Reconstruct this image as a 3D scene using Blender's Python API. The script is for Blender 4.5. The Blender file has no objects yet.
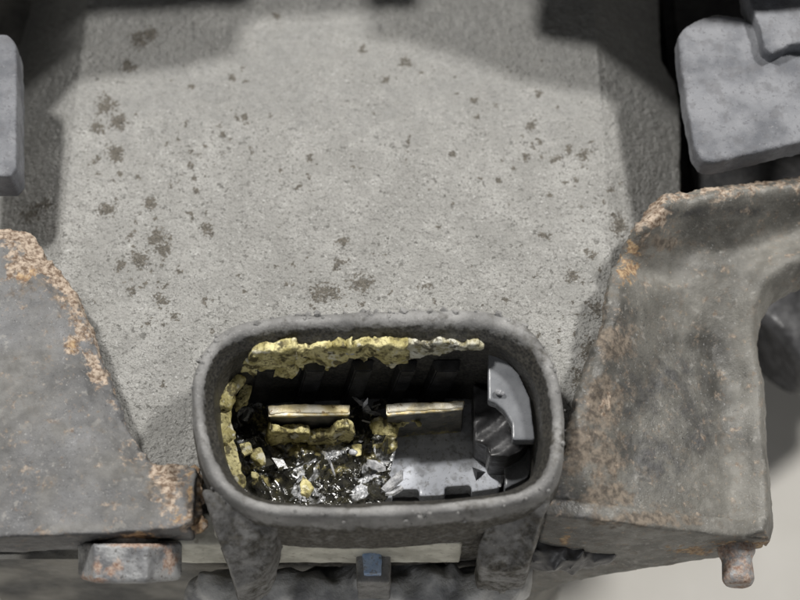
import bpy, bmesh, math, random
import numpy as np
from mathutils import Vector, Matrix

# ------------------------------------------------------------------ camera, world, lamps, exposure
# 1 unit = 1 cm. x right, y away from the viewer, z up towards the viewer. The socket mouth lies at z = 0.
random.seed(7)
scene = bpy.context.scene
scene.unit_settings.system = 'METRIC'
scene.unit_settings.scale_length = 0.01
COL = scene.collection
TILT = math.radians(24.0)
DIST = 24.0
FLOOR_Z = -8.5
cam_data = bpy.data.cameras.new('camera')
cam = bpy.data.objects.new('camera', cam_data)
COL.objects.link(cam)
CAM_POS = Vector((0.0, -math.sin(TILT) * DIST, math.cos(TILT) * DIST))
cam.location = CAM_POS
cam.rotation_euler = (TILT, 0, 0)
cam_data.sensor_width = 36.0
cam_data.lens = 36.0 * DIST / 10.0
cam_data.clip_start = 0.5
cam_data.clip_end = 500
cam_data.dof.use_dof = True
cam_data.dof.focus_distance = DIST + 0.7
cam_data.dof.aperture_fstop = 0.0864 / 0.4
scene.camera = cam

world = bpy.data.worlds.new('World')
scene.world = world
world.use_nodes = True
bg = world.node_tree.nodes['Background']
bg.inputs[0].default_value = (1.0, 0.98, 0.95, 1)
bg.inputs[1].default_value = 0.075


def lamp(name, loc, target, size, power, col):
    d = bpy.data.lights.new(name, 'AREA')
    d.shape = 'DISK'
    d.size = size
    d.energy = power
    d.color = col
    o = bpy.data.objects.new(name, d)
    COL.objects.link(o)
    o.location = loc
    o.rotation_euler = (Vector(target) - Vector(loc)).to_track_quat('-Z', 'Y').to_euler()
    return o


lamp('ceiling_lamp', (-22, 20, 45), (0, 0, -1), 6.0, 27500, (1.0, 0.975, 0.935))
lamp('ceiling_lamp', (28, 19, 43), (0, 0, -1), 6.0, 27500, (1.0, 0.975, 0.935))
lamp('viewer_side_fill', (-4, -40, 24), (0, -1, -1.5), 24, 3600, (0.97, 0.98, 1.0))  # added soft fill that brightens the sides facing the viewer

scene.view_settings.view_transform = 'Standard'
scene.view_settings.look = 'None'
scene.view_settings.exposure = 0.0
scene.view_settings.gamma = 1.0

# ------------------------------------------------------------------ projection helper: pixel of the 800x600 photo -> point at height z
CT, ST = math.cos(TILT), math.sin(TILT)


def P(px, py, z=0.0):
    u, v = (px - 400) / 80.0, (300 - py) / 80.0
    d = Vector((u, v * CT + ST * DIST, v * ST - CT * DIST))
    t = (z - CAM_POS.z) / d.z
    return CAM_POS + d * t


def PY(px, py, y):
    u, v = (px - 400) / 80.0, (300 - py) / 80.0
    d = Vector((u, v * CT + ST * DIST, v * ST - CT * DIST))
    return CAM_POS + d * ((y - CAM_POS.y) / d.y)


def PH(px, py, h):
    z = h(0, 0)
    for _ in range(12):
        p = P(px, py, z)
        z = h(p.x, p.y)
    return P(px, py, z)


# ------------------------------------------------------------------ numpy noise
def _hash(ix, iy, iz, seed):
    h = (ix.astype(np.int64) * 374761393 + iy.astype(np.int64) * 668265263 + iz.astype(np.int64) * 2147483647 + seed * 974634777) & 0xFFFFFFFF
    h = ((h ^ (h >> 13)) * 1274126177) & 0xFFFFFFFF
    h = ((h ^ (h >> 16)) * 2246822519) & 0xFFFFFFFF
    h = h ^ (h >> 15)
    return (h & 0xFFFFFF) / float(0xFFFFFF)


def vnoise(p, seed=0):
    i = np.floor(p)
    f = p - i
    u = f * f * (3 - 2 * f)
    i = i.astype(np.int64)
    r = 0
    for dx in (0, 1):
        for dy in (0, 1):
            for dz in (0, 1):
                w = (u[:, 0] if dx else 1 - u[:, 0]) * (u[:, 1] if dy else 1 - u[:, 1]) * (u[:, 2] if dz else 1 - u[:, 2])
                r = r + w * _hash(i[:, 0] + dx, i[:, 1] + dy, i[:, 2] + dz, seed)
    return r * 2 - 1


def fbm(p, scale, octv=4, seed=0, gain=0.5):
    a, s, r, n = 1.0, scale, 0, 0
    for k in range(octv):
        r = r + a * vnoise(p * s + 17.3 * k, seed + k)
        n += a
        a *= gain
        s *= 2.03
    return r / n


def ridged(p, scale, octv=3, seed=0):
    a, s, r, n = 1.0, scale, 0, 0
    for k in range(octv):
        r = r + a * (1 - np.abs(vnoise(p * s + 9.1 * k, seed + k)) * 2)
        n += a
        a *= 0.5
        s *= 2.1
    return r / n


def sstep(a, b, x):
    t = np.clip((x - a) / (b - a), 0, 1)
    return t * t * (3 - 2 * t)


def to_px(co):
    """photo pixel of world points (numpy n x 3), for placing stains where the part has them"""
    d = co - np.array(CAM_POS)
    right = d[:, 0]
    up = d[:, 1] * CT + d[:, 2] * ST
    fw = d[:, 1] * ST - d[:, 2] * CT
    return 400 + right / fw * DIST * 80, 300 - up / fw * DIST * 80


# ------------------------------------------------------------------ materials
def material(name, c1, c2, scale=3.0, rough=(0.6, 0.85), metallic=0.0, bumps=((30, 0.5, 0.01),), layers=(), fine=None, contrast=(0.35, 0.65), spec=0.5, coat=0.0):
    m = bpy.data.materials.new(name)
    m.use_nodes = True
    nt = m.node_tree
    N, L = nt.nodes, nt.links
    bsdf = N['Principled BSDF']
    geo = N.new('ShaderNodeNewGeometry')

    def noise(sc, det=4, ro=0.55, off=0.0):
        n = N.new('ShaderNodeTexNoise')
        n.inputs['Scale'].default_value = sc
        n.inputs['Detail'].default_value = det
        n.inputs['Roughness'].default_value = ro
        if off:
            a = N.new('ShaderNodeVectorMath')
            a.operation = 'ADD'
            a.inputs[1].default_value = (off, off * 0.7, off * 1.3)
            L.new(geo.outputs['Position'], a.inputs[0])
            L.new(a.outputs[0], n.inputs['Vector'])
        else:
            L.new(geo.outputs['Position'], n.inputs['Vector'])
        return n.outputs['Fac']

    def remap(sock, a, b, c=0.0, d=1.0):
        r = N.new('ShaderNodeMapRange')
        r.interpolation_type = 'SMOOTHSTEP'
        for i, v in enumerate((a, b, c, d)):
            r.inputs[1 + i].default_value = v
        L.new(sock, r.inputs[0])
        return r.outputs[0]

    def mix(f, a, b, mode='MIX'):
        x = N.new('ShaderNodeMix')
        x.data_type = 'RGBA'
        x.blend_type = mode
        for s, v in ((x.inputs[0], f), (x.inputs[6], a), (x.inputs[7], b)):
            if isinstance(v, (int, float)):
                s.default_value = v
            elif isinstance(v, tuple):
                s.default_value = (*v, 1)
            else:
                L.new(v, s)
        return x.outputs[2]

    col = mix(remap(noise(scale), *contrast), c1, c2)
    if fine:                                         # (noise scale, low, high, colour, amount)
        for k, (sc, lo, hi, fc, amt) in enumerate(fine):
            col = mix(remap(noise(sc, 3, 0.6, 3.1 + k), lo, hi, amt, 0.0), col, fc)
    rsock = remap(noise(scale * 4, 3, 0.6, 7.7), 0.3, 0.7, rough[0], rough[1])
    met = None
    for k, ly in enumerate(layers):                  # (attribute, colour a, colour b, noise scale, noise weight, roughness)
        attr, ca, cb, sc, wgt, ro = ly[:6]
        at = N.new('ShaderNodeAttribute')
        at.attribute_name = attr
        mad = N.new('ShaderNodeMath')
        mad.operation = 'MULTIPLY_ADD'
        L.new(remap(noise(sc, 5, 0.65, 11.0 + k), 0.25, 0.75, -1, 1), mad.inputs[0])
        mad.inputs[1].default_value = wgt
        L.new(at.outputs['Fac'], mad.inputs[2])
        f = remap(mad.outputs[0], *(ly[6] if len(ly) > 6 else (0.3, 0.7)), 0.0, ly[7] if len(ly) > 7 else 1.0)
        cc = mix(remap(noise(sc * 2.3, 4, 0.6, 23.0 + k), 0.35, 0.65), ca, cb)
        col = mix(f, col, cc)
        rr = N.new('ShaderNodeMix')
        L.new(f, rr.inputs[0])
        L.new(rsock, rr.inputs[2])
        rr.inputs[3].default_value = ro
        rsock = rr.outputs[0]
    L.new(col, bsdf.inputs['Base Color'])
    L.new(rsock, bsdf.inputs['Roughness'])
    bsdf.inputs['Metallic'].default_value = metallic
    bsdf.inputs['Specular IOR Level'].default_value = spec
    bsdf.inputs['Coat Weight'].default_value = coat
    bsdf.inputs['Coat Roughness'].default_value = 0.12
    nrm = None
    for k, (sc, st, ds) in enumerate(bumps):
        b = N.new('ShaderNodeBump')
        b.inputs['Strength'].default_value = st
        b.inputs['Distance'].default_value = ds
        L.new(noise(sc, 3, 0.6, 31.0 + 3 * k), b.inputs['Height'])
        if nrm:
            L.new(nrm, b.inputs['Normal'])
        nrm = b.outputs['Normal']
    if nrm:
        L.new(nrm, bsdf.inputs['Normal'])
    return m


RUST = ((0.20, 0.11, 0.065), (0.42, 0.30, 0.21))
MAT = {}
MAT['casting'] = material('grey_casting', (0.27, 0.268, 0.255), (0.36, 0.357, 0.342), 1.6, (0.7, 0.9),
                          bumps=((13, 0.8, 0.05), (30, 1.0, 0.03)), contrast=(0.3, 0.7),
                          fine=[(20, 0.30, 0.46, (0.16, 0.16, 0.15), 0.6), (40, 0.36, 0.46, (0.13, 0.13, 0.12), 0.5), (24, 0.70, 0.58, (0.58, 0.58, 0.57), 0.55), (13, 0.33, 0.40, (0.10, 0.097, 0.088), 0.8), (22, 0.34, 0.40, (0.09, 0.088, 0.08), 0.7), (5, 0.30, 0.5, (0.25, 0.247, 0.235), 0.6), (2.2, 0.36, 0.5, (0.27, 0.268, 0.255), 0.5)],
                          layers=[('grey_tone', (0.225, 0.225, 0.217), (0.285, 0.285, 0.275), 4, 0.3, 0.8, (0.1, 0.9), 0.85),
                                  ('stain', (0.045, 0.041, 0.034), (0.155, 0.138, 0.112), 26, 0.55, 0.9, (0.38, 0.62), 0.9)])
MAT['body'] = material('dark_grey_casting', (0.09, 0.09, 0.087), (0.26, 0.25, 0.225), 0.9, (0.6, 0.9), bumps=((6, 0.6, 0.08), (30, 0.5, 0.02)))
MAT['shroud'] = material('dusty_black_plastic', (0.145, 0.144, 0.142), (0.25, 0.248, 0.244), 2.0, (0.6, 0.85),
                         bumps=((9, 0.4, 0.03), (34, 0.6, 0.008)),
                         fine=[(40, 0.33, 0.43, (0.09, 0.09, 0.088), 0.5), (30, 0.70, 0.62, (0.42, 0.41, 0.40), 0.5)],
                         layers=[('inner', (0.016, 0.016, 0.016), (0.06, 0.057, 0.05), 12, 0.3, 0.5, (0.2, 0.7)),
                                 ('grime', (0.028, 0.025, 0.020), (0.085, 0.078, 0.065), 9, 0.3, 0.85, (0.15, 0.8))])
MAT['black'] = material('black_plastic', (0.014, 0.014, 0.015), (0.035, 0.035, 0.037), 5, (0.28, 0.5), bumps=((30, 0.25, 0.01),))
MAT['charcoal'] = material('charcoal_plastic', (0.04, 0.04, 0.042), (0.08, 0.08, 0.084), 5, (0.3, 0.5), bumps=((30, 0.25, 0.01),))
MAT['tip'] = material('bright_worn_brass', (0.88, 0.74, 0.40), (0.96, 0.92, 0.80), 3, (0.25, 0.5), metallic=0.1, bumps=((20, 0.4, 0.02),), fine=[(12, 0.32, 0.40, (0.35, 0.22, 0.08), 0.8)])
MAT['panel'] = material('grey_plastic', (0.44, 0.46, 0.51), (0.60, 0.625, 0.68), 1.3, (0.2, 0.34), bumps=((40, 0.2, 0.004),),
                        fine=[(26, 0.33, 0.40, (0.08, 0.08, 0.085), 0.5), (4, 0.34, 0.5, (0.22, 0.225, 0.235), 0.7), (14, 0.32, 0.44, (0.17, 0.165, 0.15), 0.5)])
MAT['ledge'] = material('pale_grey_plastic', (0.13, 0.136, 0.147), (0.175, 0.182, 0.195), 2.0, (0.22, 0.35), bumps=((50, 0.25, 0.004),))
MAT['brass'] = material('tarnished_blade', (0.10, 0.10, 0.095), (0.19, 0.18, 0.16), 6, (0.35, 0.6), metallic=0.35, bumps=((30, 0.4, 0.01),),
                        layers=[('tip', (0.80, 0.62, 0.27), (0.95, 0.90, 0.74), 5, 0.25, 0.35),
                                ('crust', (0.40, 0.35, 0.16), (0.55, 0.49, 0.28), 12, 0.3, 0.8)])
MAT['crust'] = material('yellow_green_corrosion', (0.36, 0.315, 0.125), (0.68, 0.615, 0.32), 4.5, (0.45, 0.8), bumps=((14, 0.6, 0.04), (40, 0.7, 0.015)), contrast=(0.36, 0.6), spec=0.35,
                        fine=[(6, 0.38, 0.47, (0.06, 0.05, 0.025), 0.9), (13, 0.36, 0.46, (0.16, 0.13, 0.06), 0.7), (22, 0.34, 0.44, (0.14, 0.12, 0.05), 0.7), (5, 0.66, 0.58, (0.72, 0.70, 0.58), 0.8)])
MAT['pale_crust'] = material('whitish_corrosion', (0.40, 0.37, 0.24), (0.70, 0.69, 0.60), 5, (0.4, 0.7), bumps=((14, 0.6, 0.04), (40, 0.7, 0.015)),
                             fine=[(7, 0.40, 0.48, (0.07, 0.06, 0.035), 0.9), (16, 0.36, 0.46, (0.20, 0.17, 0.07), 0.8)])
MAT['tar'] = material('glossy_black_residue', (0.010, 0.010, 0.009), (0.035, 0.033, 0.022), 9, (0.08, 0.25), bumps=((7, 0.6, 0.05), (24, 0.3, 0.015)), coat=1.0,
                      layers=[('pale', (0.22, 0.23, 0.25), (0.62, 0.63, 0.65), 16, 0.28, 0.25, (0.3, 0.7)),  # pale bits, and reflections of the wet folds painted as colour
                              ('moss', (0.09, 0.08, 0.03), (0.46, 0.40, 0.18), 7, 0.45, 0.35)])
MAT['flake'] = material('pale_grey_flake', (0.20, 0.205, 0.22), (0.48, 0.485, 0.50), 12, (0.2, 0.4), bumps=((30, 0.6, 0.02),), coat=0.3)
MAT['steel'] = material('worn_black_steel', (0.062, 0.063, 0.067), (0.15, 0.152, 0.158), 1.1, (0.4, 0.7),
                        bumps=((14, 0.35, 0.03), (55, 0.5, 0.010)),
                        fine=[(34, 0.34, 0.42, (0.03, 0.03, 0.033), 0.6), (30, 0.70, 0.63, (0.36, 0.36, 0.36), 0.6), (7, 0.70, 0.60, (0.30, 0.29, 0.27), 0.5)],
                        layers=[('dust_and_sheen', (0.125, 0.121, 0.112), (0.20, 0.196, 0.186), 2, 0.22, 0.85, (0.1, 0.9), 0.75),
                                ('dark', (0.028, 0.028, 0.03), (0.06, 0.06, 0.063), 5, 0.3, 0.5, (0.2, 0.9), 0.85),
                                ('brown', (0.075, 0.06, 0.047), (0.22, 0.18, 0.14), 6, 0.4, 0.9, (0.15, 0.7), 0.85),
                                ('rust', (0.13, 0.085, 0.055), (0.47, 0.385, 0.305), 7, 0.5, 0.9, (0.2, 0.65), 0.92),
                                ('orange', (0.20, 0.115, 0.06), (0.46, 0.33, 0.19), 8, 0.45, 0.9, (0.3, 0.7), 0.85)])
MAT['warm_steel'] = material('dusty_black_steel', (0.055, 0.053, 0.048), (0.14, 0.136, 0.122), 1.3, (0.32, 0.6),
                        bumps=((14, 0.35, 0.03), (55, 0.5, 0.010)),
                        fine=[(34, 0.34, 0.42, (0.03, 0.03, 0.033), 0.6), (30, 0.70, 0.63, (0.36, 0.36, 0.36), 0.6), (7, 0.70, 0.60, (0.30, 0.29, 0.27), 0.5)],
                        layers=[('dust_and_sheen', (0.175, 0.169, 0.15), (0.29, 0.281, 0.255), 1.4, 0.2, 0.85, (0.0, 0.9), 0.65),
                                ('dark', (0.028, 0.028, 0.03), (0.06, 0.06, 0.063), 5, 0.3, 0.5, (0.2, 0.9), 0.85),
                                ('brown', (0.075, 0.06, 0.047), (0.22, 0.18, 0.14), 6, 0.4, 0.9, (0.15, 0.7), 0.85),
                                ('rust', (0.13, 0.085, 0.055), (0.47, 0.385, 0.305), 7, 0.5, 0.9, (0.2, 0.65), 0.92),
                                ('orange', (0.20, 0.115, 0.06), (0.46, 0.33, 0.19), 8, 0.45, 0.9, (0.3, 0.7), 0.85)])
MAT['block'] = material('blue_grey_rubber', (0.105, 0.11, 0.124), (0.20, 0.206, 0.222), 1.8, (0.6, 0.85), bumps=((26, 0.5, 0.02), (70, 0.4, 0.008)),
                        fine=[(30, 0.70, 0.63, (0.30, 0.30, 0.31), 0.4), (22, 0.33, 0.42, (0.07, 0.07, 0.078), 0.5), (4, 0.36, 0.48, (0.10, 0.10, 0.108), 0.5)])
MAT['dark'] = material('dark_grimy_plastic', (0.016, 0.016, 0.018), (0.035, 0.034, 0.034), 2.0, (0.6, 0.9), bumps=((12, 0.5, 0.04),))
MAT['bolt'] = material('dull_bolt_steel', (0.14, 0.143, 0.15), (0.33, 0.335, 0.34), 3, (0.4, 0.65), metallic=0.2, bumps=((12, 0.5, 0.03), (34, 0.6, 0.012)), fine=[(20, 0.33, 0.43, (0.06, 0.055, 0.05), 0.7)],
                       layers=[('rust', (0.24, 0.15, 0.11), (0.44, 0.35, 0.29), 10, 0.35, 0.9, (0.25, 0.85))])
MAT['pale_casting'] = material('pale_lumpy_casting', (0.26, 0.265, 0.275), (0.62, 0.62, 0.61), 1.8, (0.5, 0.8), bumps=((10, 0.5, 0.05),))
MAT['beige'] = material('beige_strip', (0.36, 0.35, 0.30), (0.56, 0.55, 0.48), 3, (0.6, 0.8), bumps=((20, 0.4, 0.02),), fine=[(9, 0.30, 0.42, (0.2, 0.18, 0.14), 0.6)])
MAT['blue'] = material('blue_plastic', (0.26, 0.37, 0.56), (0.38, 0.48, 0.64), 5, (0.5, 0.8), bumps=((24, 0.5, 0.02),),
                       fine=[(16, 0.36, 0.46, (0.20, 0.20, 0.20), 0.8)])
MAT['floor'] = material('pale_floor', (0.62, 0.60, 0.555), (0.68, 0.66, 0.62), 0.25, (0.6, 0.8), bumps=((3, 0.2, 0.03),))


# ------------------------------------------------------------------ mesh helpers
def catmull(pts, sub=8):
    out, n = [], len(pts)
    for i in range(n):
        p0, p1, p2, p3 = (Vector(pts[(i + k) % n]) for k in (-1, 0, 1, 2))
        for j in range(sub):
            t = j / sub
            out.append(0.5 * ((2 * p1) + (p2 - p0) * t + (2 * p0 - 5 * p1 + 4 * p2 - p3) * t * t + (3 * p1 - p0 - 3 * p2 + p3) * t ** 3))
    return out


def resample(pts, n):
    a = np.array([tuple(p) for p in pts])
    a = np.vstack([a, a[:1]])
    s = np.concatenate([[0], np.cumsum(np.linalg.norm(np.diff(a, axis=0), axis=1))])
    t = np.linspace(0, s[-1], n, endpoint=False)
    return np.stack([np.interp(t, s, a[:, k]) for k in range(a.shape[1])], 1)


class Geo:
    def __init__(self):
        self.v, self.f = [], []

    def add(self, v, f):
        o = len(self.v)
        self.v += [tuple(p) for p in v]
        self.f += [tuple(i + o for i in q) for q in f]
        return self

    def prism(self, poly, z0, z1):
        """poly: list of (x, y); z0 bottom, z1 top, counter-clockwise fixed automatically"""
        pts = [(p[0], p[1]) for p in poly]
        area = sum(pts[i][0] * pts[(i + 1) % len(pts)][1] - pts[(i + 1) % len(pts)][0] * pts[i][1] for i in range(len(pts)))
        if area < 0:
            pts.reverse()
        n = len(pts)
        v = [(x, y, z0) for x, y in pts] + [(x, y, z1) for x, y in pts]
        f = [tuple(range(n - 1, -1, -1)), tuple(range(n, 2 * n))] + [(i, (i + 1) % n, n + (i + 1) % n, n + i) for i in range(n)]
        return self.add(v, f)

    def slab(self, px, y0, y1):
        """upright slab standing between the planes y0 and y1, outline given in photo pixels on plane y0"""
        pts = [PY(a, b, y0) for a, b in px]
        return self.loft([[(p.x, y0, p.z) for p in pts], [(p.x, y1, p.z) for p in pts]])

    def loft(self, rings, closed_ends=True, wrap=False):
        n = len(rings[0])
        v = [p for r in rings for p in r]
        f = []
        R = len(rings)
        for a in range(R if wrap else R - 1):
            b = (a + 1) % R
            for i in range(n):
                j = (i + 1) % n
                f.append((a * n + i, a * n + j, b * n + j, b * n + i))
        if closed_ends and not wrap:
            f.append(tuple(range(n - 1, -1, -1)))
            f.append(tuple((R - 1) * n + i for i in range(n)))
        return self.add(v, f)

    def blob(self, c, r, seed, sq=(1, 1, 1), sub=1):
        bm = bmesh.new()
        bmesh.ops.create_icosphere(bm, subdivisions=sub, radius=1)
        rnd = random.Random(seed)
        rot = Matrix.Rotation(rnd.uniform(0, 6.28), 3, 'Z') @ Matrix.Rotation(rnd.uniform(-.5, .5), 3, 'X')
        vs = []
        for v in bm.verts:
            k = r * rnd.uniform(0.75, 1.25)
            p = Vector((v.co.x * sq[0], v.co.y * sq[1], v.co.z * sq[2])) * k
            vs.append(Vector(c) + rot @ p)
        fs = [tuple(v.index for v in f.verts) for f in bm.faces]
        bm.free()
        return self.add(vs, fs)

    def mesh(self, name):
        me = bpy.data.meshes.new(name)
        me.from_pydata(self.v, [], self.f)
        bm = bmesh.new()
        bm.from_mesh(me)
        bmesh.ops.recalc_face_normals(bm, faces=bm.faces)
        bm.to_mesh(me)
        bm.free()
        return me


def sculpt(name, geo, voxel, mat, parent=None, smooth=2, disp=None, attrs=None, warp=None, decimate=None):
    """close-meshed version of a built solid, with real surface relief; disp(co, no) -> offset along the normal; warp(co) -> moved co"""
    me = geo.mesh(name)
    o = bpy.data.objects.new(name + '_source', me)
    COL.objects.link(o)
    r = o.modifiers.new('remesh', 'REMESH')
    r.mode = 'VOXEL'
    r.voxel_size = voxel
    if smooth:
        s = o.modifiers.new('smooth', 'SMOOTH')
        s.factor = 0.5
        s.iterations = smooth
    dg = bpy.context.evaluated_depsgraph_get()
    m2 = bpy.data.meshes.new_from_object(o.evaluated_get(dg))
    bpy.data.objects.remove(o)
    bpy.data.meshes.remove(me)
    m2.name = name
    n = len(m2.vertices)
    co = np.empty(n * 3, np.float32)
    m2.vertices.foreach_get('co', co)
    co = co.reshape(-1, 3).astype(np.float64)
    no = np.empty(n * 3, np.float32)
    m2.vertex_normals.foreach_get('vector', no)
    no = no.reshape(-1, 3).astype(np.float64)
    if warp is not None:
        co = warp(co)
    if disp is not None:
        co = co + no * disp(co, no)[:, None]
    m2.vertices.foreach_set('co', co.astype(np.float32).ravel())
    if attrs is not None:
        for k, val in attrs(co, no).items():
            a = m2.attributes.new(k, 'FLOAT', 'POINT')
            a.data.foreach_set('value', np.clip(val, 0, 1).astype(np.float32))
    m2.polygons.foreach_set('use_smooth', np.ones(len(m2.polygons), bool))
    m2.update()
    m2.materials.clear()
    m2.materials.append(mat)
    return link(name, m2, parent)


def link(name, me, parent=None):
    o = bpy.data.objects.new(name, me)
    COL.objects.link(o)
    if parent:
        o.parent = parent
        o.matrix_parent_inverse = Matrix.Translation(-parent.location)
    return o


def plain(name, geo, mat, parent=None, bevel=0.0):
    me = geo.mesh(name)
    if bevel:
        bm = bmesh.new()
        bm.from_mesh(me)
        bmesh.ops.bevel(bm, geom=[e for e in bm.edges if e.calc_face_angle(0) > 0.5], offset=bevel, segments=2, affect='EDGES', clamp_overlap=True)
        bm.to_mesh(me)
        bm.free()
    me.materials.append(mat)
    return link(name, me, parent)


def thing(name, label, cat, loc=(0, 0, 0), group=None):
    o = bpy.data.objects.new(name, None)
    o.empty_display_size = 0.5
    COL.objects.link(o)
    o.location = loc
    return tag(o, label, cat, group)


def tag(o, label, cat, group=None):
    o['label'] = label
    o['category'] = cat
    if group:
        o['group'] = group
    return o


def poly(pts, z, smooth=0):
    w = [P(a, b, z) for a, b in pts]
    w = [(p.x, p.y) for p in w]
    return [tuple(p) for p in catmull(w, smooth)] if smooth else w


def polyh(pts, h, smooth=0):
    w = [PH(a, b, h) for a, b in pts]
    w = [(p.x, p.y) for p in w]
    return [tuple(p) for p in catmull(w, smooth)] if smooth else w


def edge_dist(co, pts):
    """distance of world xy points to a polyline"""
    d = np.full(len(co), 1e9)
    for a, b in zip(pts[:-1], pts[1:]):
        a, b = np.array(a[:2]), np.array(b[:2])
        ab = b - a
        t = np.clip(((co[:, :2] - a) @ ab) / (ab @ ab + 1e-12), 0, 1)
        d = np.minimum(d, np.linalg.norm(co[:, :2] - a - t[:, None] * ab, axis=1))
    return d


def spots(x, y, lst):
    m = np.zeros_like(x)
    for cx, cy, rx, ry in lst:
        m = np.maximum(m, np.exp(-(((x - cx) / rx) ** 2 + ((y - cy) / ry) ** 2)))
    return m


# ------------------------------------------------------------------ the setting
fl = Geo().add([(-60, -60, FLOOR_Z), (60, -60, FLOOR_Z), (60, 60, FLOOR_Z), (-60, 60, FLOOR_Z)], [(0, 1, 2, 3)])
floor = plain('floor', fl, MAT['floor'])
floor['kind'] = 'structure'

# mouth outline of the socket
outer_px = [(262, 316), (330, 310), (420, 307), (490, 309), (525, 322), (550, 350), (562, 390), (565, 440), (559, 474), (541, 495), (505, 507), (440, 515), (360, 519),
            (285, 517), (240, 506), (212, 482), (196, 445), (190, 400), (196, 362), (215, 334), (236, 322)]
inner_px = [(270, 337), (340, 333), (430, 332), (485, 335), (515, 346), (535, 370), (544, 402), (545, 438), (538, 463), (522, 480), (490, 489), (430, 494), (340, 498),
            (275, 495), (243, 483), (225, 460), (214, 427), (211, 392), (216, 367), (232, 348)]
NR = 220
OUT = resample(catmull(poly(outer_px, 0.0), 8), NR)
INN = resample(catmull(poly(inner_px, 0.0), 8), NR)
# start both rings at the matching angle
cen = OUT.mean(0)


def align(c):
    a = np.arctan2(c[:, 1] - cen[1], c[:, 0] - cen[0])
    return np.roll(c, -int(np.argmin(np.abs(a))), axis=0)


OUT, INN = align(OUT), align(INN)
no2 = (OUT - INN)
no2 /= np.linalg.norm(no2, axis=1)[:, None]

# ------------------------------------------------------------------ cast housing behind the socket
FACE_Z = -1.3


def face_h(x, y):
    side = np.maximum(0, -4.52 - x) + np.maximum(0, x - 2.80)
    return FACE_Z - 0.035 * np.maximum(0.0, y) ** 1.6 - 0.75 * np.maximum(0.0, side - 0.02)


housing = thing('motor_housing', 'pitted pale grey cast metal housing face behind the plug socket', 'housing', (0, 0, FLOOR_Z))
fo = [(-40, -130), (655, -130), (660, 60), (674, 85), (679, 110), (680, 215), (660, 330), (610, 470), (560, 528)]
fo2 = [(200, 528), (100, 500), (-40, 490)]
MID = 0.5 * (OUT + INN)
notch = [tuple(p) for p in MID if p[1] > cen[1] - 0.7]           # the face stops inside the shroud wall
k0 = int(np.argmax([math.hypot(notch[i][0] - notch[i - 1][0], notch[i][1] - notch[i - 1][1]) for i in range(len(notch))]))
notch = notch[k0:] + notch[:k0]
if notch[0][0] < notch[-1][0]:
    notch.reverse()
notch = [(notch[0][0], P(560, 528, FACE_Z).y)] + notch + [(notch[-1][0], P(200, 528, FACE_Z).y)]
STAINS = [(105, 105, 10, 9), (118, 122, 9, 8), (98, 128, 8, 8), (115, 153, 9, 10), (140, 40, 10, 8), (150, 35, 9, 8), (128, 66, 8, 6),
          (150, 204, 6, 7), (105, 210, 10, 8), (158, 238, 10, 12), (165, 250, 7, 8), (140, 260, 9, 9), (120, 265, 5, 6), (208, 228, 7, 6),
          (224, 135, 3, 3), (222, 152, 3, 2), (196, 190, 4, 3), (236, 118, 3, 3), (190, 165, 3, 3), (160, 300, 6, 5), (130, 292, 6, 5), (175, 315, 7, 5),
          (325, 293, 17, 11), (362, 283, 13, 11), (345, 243, 8, 5), (340, 262, 6, 4), (425, 287, 6, 4), (545, 235, 5, 4),
          (277, 15, 4, 4), (363, 50, 3, 3), (386, 80, 5, 4), (405, 62, 6, 5), (475, 100, 5, 3), (458, 95, 3, 2), (530, 125, 6, 6), (538, 95, 4, 6),
          (310, 158, 4, 4), (297, 187, 5, 3), (350, 168, 3, 2), (408, 140, 3, 6), (452, 155, 6, 5), (480, 180, 5, 3), (500, 178, 3, 3), (525, 158, 4, 3),
          (582, 155, 6, 6), (568, 150, 5, 5), (556, 160, 7, 3), (620, 225, 9, 12), (572, 277, 7, 8), (598, 310, 8, 9), (590, 350, 10, 14), (583, 380, 10, 12),
          (535, 276, 3, 3), (593, 255, 4, 3), (548, 195, 3, 3), (505, 300, 5, 4), (610, 190, 5, 5), (40, 205, 14, 5), (30, 215, 10, 6), (205, 300, 4, 4), (245, 290, 3, 3)]
rs = random.Random(3)
for _ in range(90):
    STAINS.append((rs.uniform(70, 640), rs.uniform(60, 340), rs.uniform(1.2, 2.8), rs.uniform(1.2, 2.6)))
for cx, cy, sx, sy, n_ in ((112, 130, 14, 34, 26), (155, 245, 18, 20, 24), (200, 150, 24, 40, 22), (340, 280, 30, 16, 26), (580, 300, 16, 60, 26), (560, 150, 24, 14, 12), (140, 300, 30, 40, 16)):
    for _ in range(n_):
        r_ = rs.uniform(0.9, 3.2)
        STAINS.append((rs.gauss(cx, sx), rs.gauss(cy, sy), r_ * rs.uniform(0.7, 1.4), r_))


def face_attrs(co, no):
    x, y = to_px(co)
    n = fbm(co, 9, 4, 5)
    st = spots(x + 6 * fbm(co, 9, 4, 2), y + 6 * fbm(co, 9, 4, 8), STAINS) * 1.0 - 0.02 + 0.10 * n
    grey_tone = sstep(190, 90, y) * 0.55 + 0.25 * fbm(co, 1.2, 3, 4) + sstep(95, 50, x) * 0.25  # darker grey towards the top and the left edge, randomly mottled
    return {'stain': st, 'grey_tone': grey_tone}


def face_warp(co):
    c = co.copy()
    c[:, 2] += face_h(c[:, 0], c[:, 1])
    return c


def face_disp(co, no):
    x, y = to_px(co)
    return 0.012 * fbm(co, 14, 3, 1) + 0.03 * fbm(co, 1.3, 3, 3) + 0.03 * spots(x, y, STAINS[:58]) * (0.5 + fbm(co, 20, 2, 6)) + 0.01 * ridged(co, 8, 2, 12)


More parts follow.
